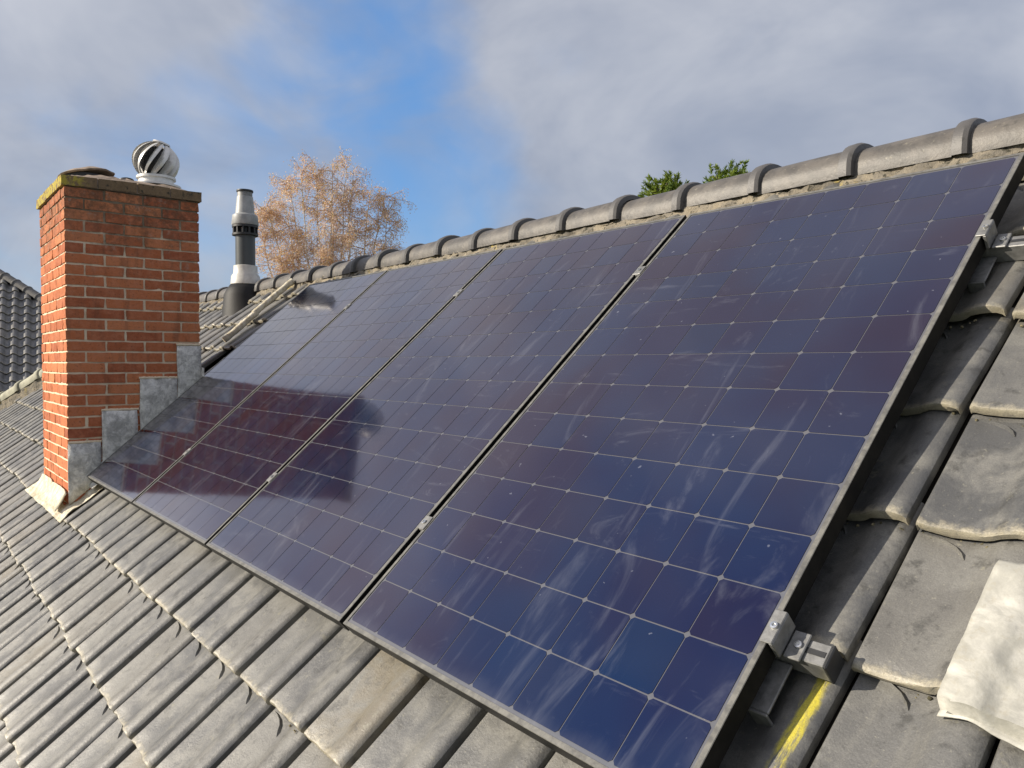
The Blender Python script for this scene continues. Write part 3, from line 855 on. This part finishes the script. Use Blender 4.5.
bm = sheet(-1.24, 0.11, -0.265, 0.02, 70, 16, 0.006, 3, 0.010)
o = cobj('apron', bm, M_apron, 60); md = o.modifiers.new('thickness', 'SOLIDIFY'); md.thickness = 0.004
# upstand flaps of the apron against the sunny side
for x0, x1 in ((-0.93, -0.50), (-0.49, -0.022)):
    bm = bmesh.new(); fr = []
    for i in range(13):
        f = i / 12; x = x0 + (x1 - x0) * f
        top = 0.030 * (1 - (2 * abs(f - 0.5)) ** 6 * 0.6)
        fr.append([bm.verts.new((x, CH_Y0 - 0.010 - d_ + 0.004 * nz(x, z, 1, 14), -0.10 + z)) for d_, z in ((0.055, -0.085), (0.032, -0.05), (0.012, -0.01), (0.002, top * 0.5), (0.002, top))])
    for A, B in zip(fr, fr[1:]):
        for j in range(4): bm.faces.new((A[j], B[j], B[j + 1], A[j + 1]))
    o = cobj('apron_flap', bm, M_apron, 60); md = o.modifiers.new('thickness', 'SOLIDIFY'); md.thickness = 0.005; md.offset = 1
# back gutter behind the chimney
bm = bmesh.new(); rows = []
for i in range(21):
    u = -0.98 + 1.0 * i / 20
    rows.append([bm.verts.new(Vector((u, y, z + 0.006 * nz(u, y, 0, 12)))) for y, z in ((CH_Y1 + 0.004, 0.62), (CH_Y1 + 0.006, 0.50), (CH_Y1 + 0.06, 0.47), (CH_Y1 + 0.15, 0.55))])
for A, B in zip(rows, rows[1:]):
    for j in range(3): bm.faces.new((A[j], B[j], B[j + 1], A[j + 1]))
o = cobj('back_gutter', bm, M_lead, 50); md = o.modifiers.new('thickness', 'SOLIDIFY'); md.thickness = 0.004

# ------------------------------------------------------------ turbine ventilator on the chimney
M_vane = plain('white_metal_vane', (0.70, 0.69, 0.66), 0.38, 0.35, var=0.12, scale=20, bmp=0.05)
vent = empty('turbine_ventilator', (-0.40, 0.497, 1.787))
tag(vent, 'round slatted white metal ventilator ball on top of the brick chimney', 'roof ventilator')
bm = bmesh.new(); lathe(bm, [(0.150, 0.0), (0.150, 0.012), (0.105, 0.018), (0.105, 0.05), (0.118, 0.052), (0.118, 0.066), (0.09, 0.068)], 32)
link('base_collar', mesh_of(bm, 'base_collar', M_vane, 35), vent)
bm = bmesh.new(); lathe(bm, [(0.02, 0.06), (0.07, 0.085), (0.092, 0.13), (0.095, 0.165), (0.085, 0.21), (0.05, 0.25), (0.02, 0.265)], 24)
link('inner_drum', mesh_of(bm, 'inner_drum', M_black, 50), vent)
def vane_mesh():
    bm = bmesh.new(); N = 14; A_ = []; r0 = 0.140; zc = 0.165
    for i in range(N + 1):
        f = i / N; th = R(16) + R(150) * f                 # polar angle from top
        tw = -R(46) * (f - 0.5)
        r = r0 * math.sin(th); z = zc + r0 * 0.92 * math.cos(th)
        w_ = R(16.0) 
        p = [(r * 1.02, tw + w_ * 0.5), (r * 0.985, tw), (r * 0.74, tw - w_ * 0.60)]
        A_.append([bm.verts.new((rr * math.cos(a), rr * math.sin(a), z)) for rr, a in p])
    for a, b_ in zip(A_, A_[1:]):
        for j in range(2): bm.faces.new((a[j], b_[j], b_[j + 1], a[j + 1]))
    me = mesh_of(bm, 'vane', M_vane, 50)
    return me
me_vane = vane_mesh()
tiltm = Matrix.Translation((0, 0, 0.165)) @ Matrix.Rotation(R(17), 4, Vector((-0.775, 0.63, 0))) @ Matrix.Translation((0, 0, -0.165))
for k in range(13):
    o = link('vane', me_vane, vent); o.matrix_local = tiltm @ Matrix.Rotation(2 * math.pi * k / 13, 4, 'Z')
bm = bmesh.new(); lathe(bm, [(0.045, 0.0), (0.052, 0.03), (0.048, 0.045), (0.040, 0.045), (0.03, 0.012)], 18, Matrix.Translation((-0.12, -0.150, 0.005)) @ Matrix.Rotation(R(-14), 4, 'Y'))
link('drip_cup', mesh_of(bm, 'drip_cup', M_black, 40), vent)
bm = bmesh.new(); lathe(bm, [(0.055, 0.288), (0.05, 0.298), (0.015, 0.304)], 24, cap0=True)
o = link('top_cap', mesh_of(bm, 'top_cap', M_vane, 40), vent); o.matrix_local = tiltm

# ------------------------------------------------------------ flue terminal near the ridge
M_fwhite = plain('pale_grey_plastic', (0.55, 0.54, 0.50), 0.45, var=0.2, scale=15, bmp=0.05)
M_fgrey = plain('grey_plastic', (0.36, 0.37, 0.37), 0.45, var=0.2, scale=15, bmp=0.05)
M_fdark = plain('anthracite_pipe', (0.060, 0.068, 0.070), 0.35, var=0.1, scale=15, bmp=0.05)
fb = P(-1.635, 1.93, -0.10) + Vector((0, 0, -0.02))
flue = empty('flue_pipe', fb)
tag(flue, 'upright flue terminal, dark pipe with pale cone cap, standing beside the ridge', 'flue pipe')
def fl(name, prof, m, sm=40, parent=flue, cap=True):
    bm = bmesh.new(); lathe(bm, prof, 28, None, cap, cap); return link(name, mesh_of(bm, name, m, sm), parent)
bm = bmesh.new(); lathe(bm, [(0.22, -0.05), (0.200, 0.0), (0.180, 0.06), (0.155, 0.115), (0.125, 0.155), (0.10, 0.16)], 28)
for v in bm.verts:
    if v.co.z < 0.05: v.co.z += v.co.y * math.tan(PITCH) * (1 - max(v.co.z, 0) / 0.05)
link('base_dome', mesh_of(bm, 'base_dome', M_dome, 50), flue)
fl('collar', [(0.118, 0.150), (0.124, 0.158), (0.118, 0.225), (0.100, 0.250), (0.098, 0.315), (0.080, 0.320)], M_fwhite)
pp = fl('pipe', [(0.082, 0.315), (0.082, 0.575)], M_fdark)
ring = fl('intake_ring', [(0.070, 0.57), (0.070, 0.665)], M_black)
bm = bmesh.new()
for k in range(12):
    a = 2 * math.pi * k / 12
    box(bm, 0.066, 0.103, -0.008, 0.008, 0.575, 0.655, 0.002, Matrix.Rotation(a, 4, 'Z'))
lathe(bm, [(0.085, 0.572), (0.108, 0.574), (0.108, 0.590), (0.085, 0.592)], 28); lathe(bm, [(0.085, 0.640), (0.108, 0.642), (0.108, 0.660), (0.085, 0.662)], 28)
link('intake_fins', mesh_of(bm, 'intake_fins', M_black, 30), flue)
fl('cone', [(0.108, 0.662), (0.112, 0.668), (0.104, 0.745), (0.080, 0.760), (0.066, 0.905), (0.060, 0.907)], M_fgrey)
fl('outlet_neck', [(0.062, 0.905), (0.062, 0.945)], M_alu)
fl('outlet_cap', [(0.068, 0.945), (0.070, 0.95), (0.068, 0.962), (0.03, 0.968)], M_black)

# ------------------------------------------------------------ pale lead sheet over the tiles at lower right
sh = sheet(4.480, 5.02, 0.315, 0.605, 60, 44, 0.0030, 11, 0.008, wob=0.022, drape=0.8)
me = mesh_of(sh, 'lead_sheet', M_pale, 60)
lo = P(4.7, 0.35, -0.08)
ls = link('lead_sheet', local(me, lo), None, lo)
tag(ls, 'crumpled pale lead sheet draped over roof tiles at the lower right corner', 'lead sheet')
md = ls.modifiers.new('thickness', 'SOLIDIFY'); md.thickness = 0.002; md.offset = 1

# ------------------------------------------------------------ neighbour's roof behind the hip
b_dir = Vector((-0.991, 0.134, 0)); a_dir = Vector((0.134, 0.991, 0))
NP = R(36.5)
Hm = Vector((-14.385, 1.751, 2.011))
nb = empty('house', Hm + Vector((0, 0, -7.3)))
tag(nb, "neighbouring house with dark tiled hipped roof behind the left edge of the chimney", 'house')
N0 = Vector(nb.location)
tn = math.tan(NP)
apex = Hm + (-a_dir + b_dir + Vector((0, 0, tn))) * 2.0
ZE = -2.4
run = (apex.z - ZE) / tn
apexL = apex - a_dir * 5
def at(base, a, b_, z): return Vector((base.x, base.y, z)) + a_dir * a + b_dir * b_
c0 = at(apexL, -run, -run, ZE); c1 = at(apex, run, -run, ZE); c2 = at(apex, run, run, ZE); c3 = at(apexL, -run, run, ZE)
bm = bmesh.new(); dn = Vector((0, 0, -0.06))
vs = [bm.verts.new(q + dn - N0) for q in (c0, c1, c2, c3, apex, apexL)]
for f in ((0, 1, 4, 5), (1, 2, 4), (2, 3, 5, 4), (3, 0, 5), (3, 2, 1, 0)): bm.faces.new([vs[k] for k in f])
nroof = link('roof', mesh_of(bm, 'neighbour_roof', M_deck), nb)
bm = bmesh.new()
corners = [at(apexL, -run + .5, -run + .5, 0), at(apex, run - .5, -run + .5, 0), at(apex, run - .5, run - .5, 0), at(apexL, -run + .5, run - .5, 0)]
lo_ = [bm.verts.new(Vector((q.x, q.y, -5.3)) - N0) for q in corners]; hi_ = [bm.verts.new(Vector((q.x, q.y, ZE - 0.07)) - N0) for q in corners]
for k in range(4): bm.faces.new((lo_[k], lo_[(k + 1) % 4], hi_[(k + 1) % 4], hi_[k]))
link('wall', mesh_of(bm, 'neighbour_wall', M_wall), nb)
# front slope frame: x along a_dir, y up the slope, z out
sy = (b_dir * math.cos(NP) + Vector((0, 0, math.sin(NP)))); sz = a_dir.cross(sy)
F = Matrix((a_dir, sy, sz)).transposed()
me_ntile = tile_mesh('roof_tile_far', M_tile_far, 0.36, False, pan_profile())
far = []
for i in range(-18, 5):
    for j in range(-13, 12):
        c = Hm + a_dir * (i * 0.219) + sy * (j * 0.29) + sz * 0.02
        rel = c + a_dir * 0.11 + sy * 0.17 - apex
        along = rel.dot(a_dir); dz = -rel.z / tn
        if along > dz - 0.03 or rel.z > -0.12: continue
        if c.z < ZE: continue
        q = project(c); far.append((0 if q and -25 < q[0] < 60 and 240 < q[1] < 420 else 1, i, j, c))
rest = bmesh.new(); ruv = rest.loops.layers.uv.new('UVMap')
for hid, i, j, c in far:
    if hid == 0: link('roof_tile', me_ntile, nroof, c - N0, F.to_euler())
    else: add_tile(rest, ruv, 0.36, Matrix.Translation(c - N0) @ F.to_4x4(), False, pan_profile())
o = link('roof_tile', mesh_of(rest, 'neighbour_tiles', M_tile_far, smooth=38), nroof); o['kind'] = 'stuff'
hd2 = (c1 - apex).normalized(); hy2 = Vector((0, 0, 1)).cross(-hd2).normalized(); hz2 = (-hd2).cross(hy2)
hr2 = Matrix((-hd2, hy2, hz2)).transposed().to_euler()
M_nhip = plain('dark_hip_tile', (0.13, 0.125, 0.12), 0.7, var=0.3)
me_nhip = ridge_mesh(0.36, 0.11, 0.10, 'hip_tile_dark', M_nhip, 0.04, 0.014)
for k in range(22): link('hip_tile', me_nhip, nroof, apex + hd2 * (0.36 + k * 0.34) - N0 + Vector((0, 0, -0.01)), hr2)

# ------------------------------------------------------------ trees behind the ridge
def leaf_mat(name, stops, rough=0.6, trans=0.0):
    def fn(t, b):
        at_ = t.node('ShaderNodeAttribute', attribute_name='tone').outputs['Fac']
        t.put(b.inputs['Base Color'], t.ramp(at_, stops)); b.inputs['Roughness'].default_value = rough
        b.inputs['Specular IOR Level'].default_value = 0.3
        if trans:                                       # thin leaves let light through
            tr = t.node('ShaderNodeBsdfTranslucent'); t.put(tr.inputs[0], t.ramp(at_, stops))
            mx = t.node('ShaderNodeMixShader'); mx.inputs[0].default_value = trans
            t.l.new(b.outputs[0], mx.inputs[1]); t.l.new(tr.outputs[0], mx.inputs[2])
            t.l.new(mx.outputs[0], t.n['Material Output'].inputs[0])
    return mat(name, fn)
M_birchleaf = leaf_mat('autumn_birch_leaf', [(0.0, (0.54, 0.36, 0.30)), (0.4, (0.72, 0.50, 0.37)), (0.7, (0.82, 0.63, 0.34)), (1.0, (0.86, 0.73, 0.34))], 0.6, 0.35)
M_pine = leaf_mat('pine_needle', [(0.0, (0.07, 0.12, 0.02)), (0.5, (0.17, 0.24, 0.035)), (1.0, (0.32, 0.38, 0.06))], 0.6, 0.25)
M_bark = plain('birch_bark', (0.60, 0.52, 0.42), 0.8, var=0.35, scale=12)
M_twig = plain('birch_twig', (0.66, 0.50, 0.40), 0.8)
M_pbark = plain('pine_bark', (0.16, 0.10, 0.06), 0.9)
def quads(name, items, m):
    """items: (centre, direction, width dir, length, width, tone)"""
    vs, fs, tone = [], [], []
    for c, dd, ww, L, W, tn_ in items:
        k = len(vs)
        a = dd * (L * 0.5); b2 = ww * (W * 0.5)
        vs += [tuple(c - a), tuple(c + b2), tuple(c + a), tuple(c - b2)]; fs.append((k, k + 1, k + 2, k + 3)); tone.append(tn_)
    me = bpy.data.meshes.new(name); me.from_pydata(vs, [], fs)
    at_ = me.attributes.new('tone', 'FLOAT', 'FACE'); at_.data.foreach_set('value', tone)
    me.materials.append(m); return me
def rv():
    while True:
        v = Vector([random.uniform(-1, 1) for _ in range(3)])
        if 0.05 < v.length < 1: return v.normalized()
def birch(base, height, spread):
    root = empty('birch_tree', base)
    bm = bmesh.new(); tw = bmesh.new(); leaves = []
    def branch(p, dirv, L, r, lvl):
        n = 6 if lvl < 2 else 4
        pts = [p.copy()]; dcur = dirv.copy(); q = p.copy()
        for i in range(n):
            dcur = (dcur + rv() * (0.13 if lvl < 2 else 0.22) + Vector((0, 0, 0.10 if lvl < 2 else -0.16 * lvl * 0.5))).normalized()
            q = q + dcur * (L / n); pts.append(q.copy())
        rad = [max(r * (1 - 0.8 * i / n), 0.004) for i in range(n + 1)]
        tube(bm if lvl < 2 else tw, pts, rad, 6 if lvl < 2 else 3)
        if lvl < 3:
            m = [17, 9, 7][lvl]
            for k in range(m):
                f = random.uniform(0.5 if lvl == 0 else 0.15, 1.0); i = min(int(f * n), n - 1)
                s_ = pts[i].lerp(pts[i + 1], f * n - i)
                dr = (pts[i + 1] - pts[i]).normalized(); side = rv(); side = (side - dr * side.dot(dr)).normalized()
                branch(s_, (dr * random.uniform(0.7, 1.2) + side * 0.65 + Vector((0, 0, 0.25 if lvl == 0 else 0))).normalized(), L * (random.uniform(0.16, 0.27) if lvl == 0 else random.uniform(0.32, 0.5)), r * 0.36, lvl + 1)
        if lvl >= 2:
            for k in range(20 if lvl == 3 else 9):
                f = random.uniform(0.1, 1.0); i = min(int(f * n), n - 1)
                c = pts[i].lerp(pts[i + 1], f * n - i) + rv() * random.uniform(0, 0.2) + Vector((0, 0, -random.uniform(0, 0.16)))
                leaves.append((c, rv(), rv(), random.uniform(0.032, 0.06), random.uniform(0.018, 0.032), min(1, max(0, random.gauss(0.5, 0.25)))))
    lat, dep = Vector((0.631, 0.776, 0)), Vector((-0.776, 0.631, 0))
    for k in range(13):
        x = -1.95 + 3.8 * k / 12 + random.uniform(-0.15, 0.15)
        tip = lat * x + dep * random.uniform(-1.0, 1.0) * (1 - abs(x) * 0.3)
        tip.z = height - (0.5 if k == 6 else 0) - 0.34 * abs(x - 0.1) ** 1.8 - random.uniform(0, 0.3)
        st = Vector((tip.x * 0.1, tip.y * 0.1, tip.z * random.uniform(0.25, 0.45) if k != 6 else -0.1))
        pts = [st.lerp(tip, i / 9) + Vector((random.uniform(-.06, .06), random.uniform(-.06, .06), 0)) + (tip - st) * 0 for i in range(10)]
        for i, q in enumerate(pts):
            q.x += (tip.x * (i / 9) ** 0.7 - tip.x * (i / 9)) * 0.5; q.y += (tip.y * (i / 9) ** 0.7 - tip.y * (i / 9)) * 0.5
        tube(bm, pts, [(0.10 if k == 6 else 0.055) * (1 - 0.88 * i / 9) for i in range(10)], 6)
        for m in range(34):
            z = random.uniform(7.6, tip.z - 0.05)
            f = (z - st.z) / (tip.z - st.z); i = min(int(f * 9), 8)
            p = pts[i].lerp(pts[i + 1], f * 9 - i)
            side = rv(); side.z = abs(side.z) * 0.6 + 0.25
            branch(p, side.normalized(), random.uniform(0.5, 1.0) * (1.15 - 0.5 * f), 0.014, 2)
    link('trunk', mesh_of(bm, 'trunk', M_bark, 50), root)
    link('twigs', mesh_of(tw, 'twigs', M_twig, 50), root)
    link('crown', quads('birch_crown', leaves, M_birchleaf), root)
    return root
t_ = birch(Vector((-15.556, 9.066, -5.3)), 11.75, 0.55)
tag(t_, 'tall birch with thin orange autumn leaves behind the ridge, near the flue', 'birch tree')
def pine(base, height, wide, label, seed):
    random.seed(seed)
    root = empty('pine_tree', base)
    bm = bmesh.new(); items = []
    tube(bm, [(0, 0, -0.1), (0.05, 0, height * 0.4), (0.0, 0.05, height * 0.75), (0, 0, height * 0.97)], [0.2, 0.15, 0.09, 0.03], 8)
    for k in range(90):
        f = 0.45 + 0.55 * (k / 89) ** 0.6
        z = height * f * 0.96; a = k * 2.4 + random.uniform(-.4, .4)
        L = wide * (1.0 - ((f - 0.45) / 0.55) ** 2.2 * 0.6) * random.uniform(0.55, 1.05)
        d0 = Vector((math.cos(a), math.sin(a), 0))
        pts = [Vector((0, 0, z)), Vector((0, 0, z)) + d0 * L * 0.5 + Vector((0, 0, L * 0.06)), Vector((0, 0, z)) + d0 * L + Vector((0, 0, L * 0.30))]
        tube(bm, pts, [0.04, 0.025, 0.01], 4)
        for m in range(7):
            fm = random.uniform(0.35, 1.0)
            c = (pts[0].lerp(pts[2], fm)) + rv() * 0.22; ax = (d0 * 0.5 + Vector((0, 0, 0.8)) + rv() * 0.5).normalized()
            tn0 = random.uniform(0.2, 0.8)
            for q in range(44):
                r_ = rv(); dd = (ax * 1.0 + r_ * 0.9).normalized()
                items.append((c + ax * random.uniform(-0.10, 0.24) + dd * 0.06, dd, rv(), random.uniform(0.12, 0.2), 0.042, min(1, max(0, tn0 + random.uniform(-.25, .25)))))
    link('trunk', mesh_of(bm, 'pine_trunk', M_pbark, 50), root)
    link('crown', quads('pine_crown', items, M_pine), root)
    tag(root, label, 'pine tree', 'green trees behind the ridge')
pine(Vector((-11.395, 18.94, -5.3)), 12.08, 1.6, 'left and lower of two green treetops peeking over the ridge', 21)
pine(Vector((-10.108, 20.543, -5.3)), 12.45, 1.45, 'right and taller of two green treetops peeking over the ridge', 5)
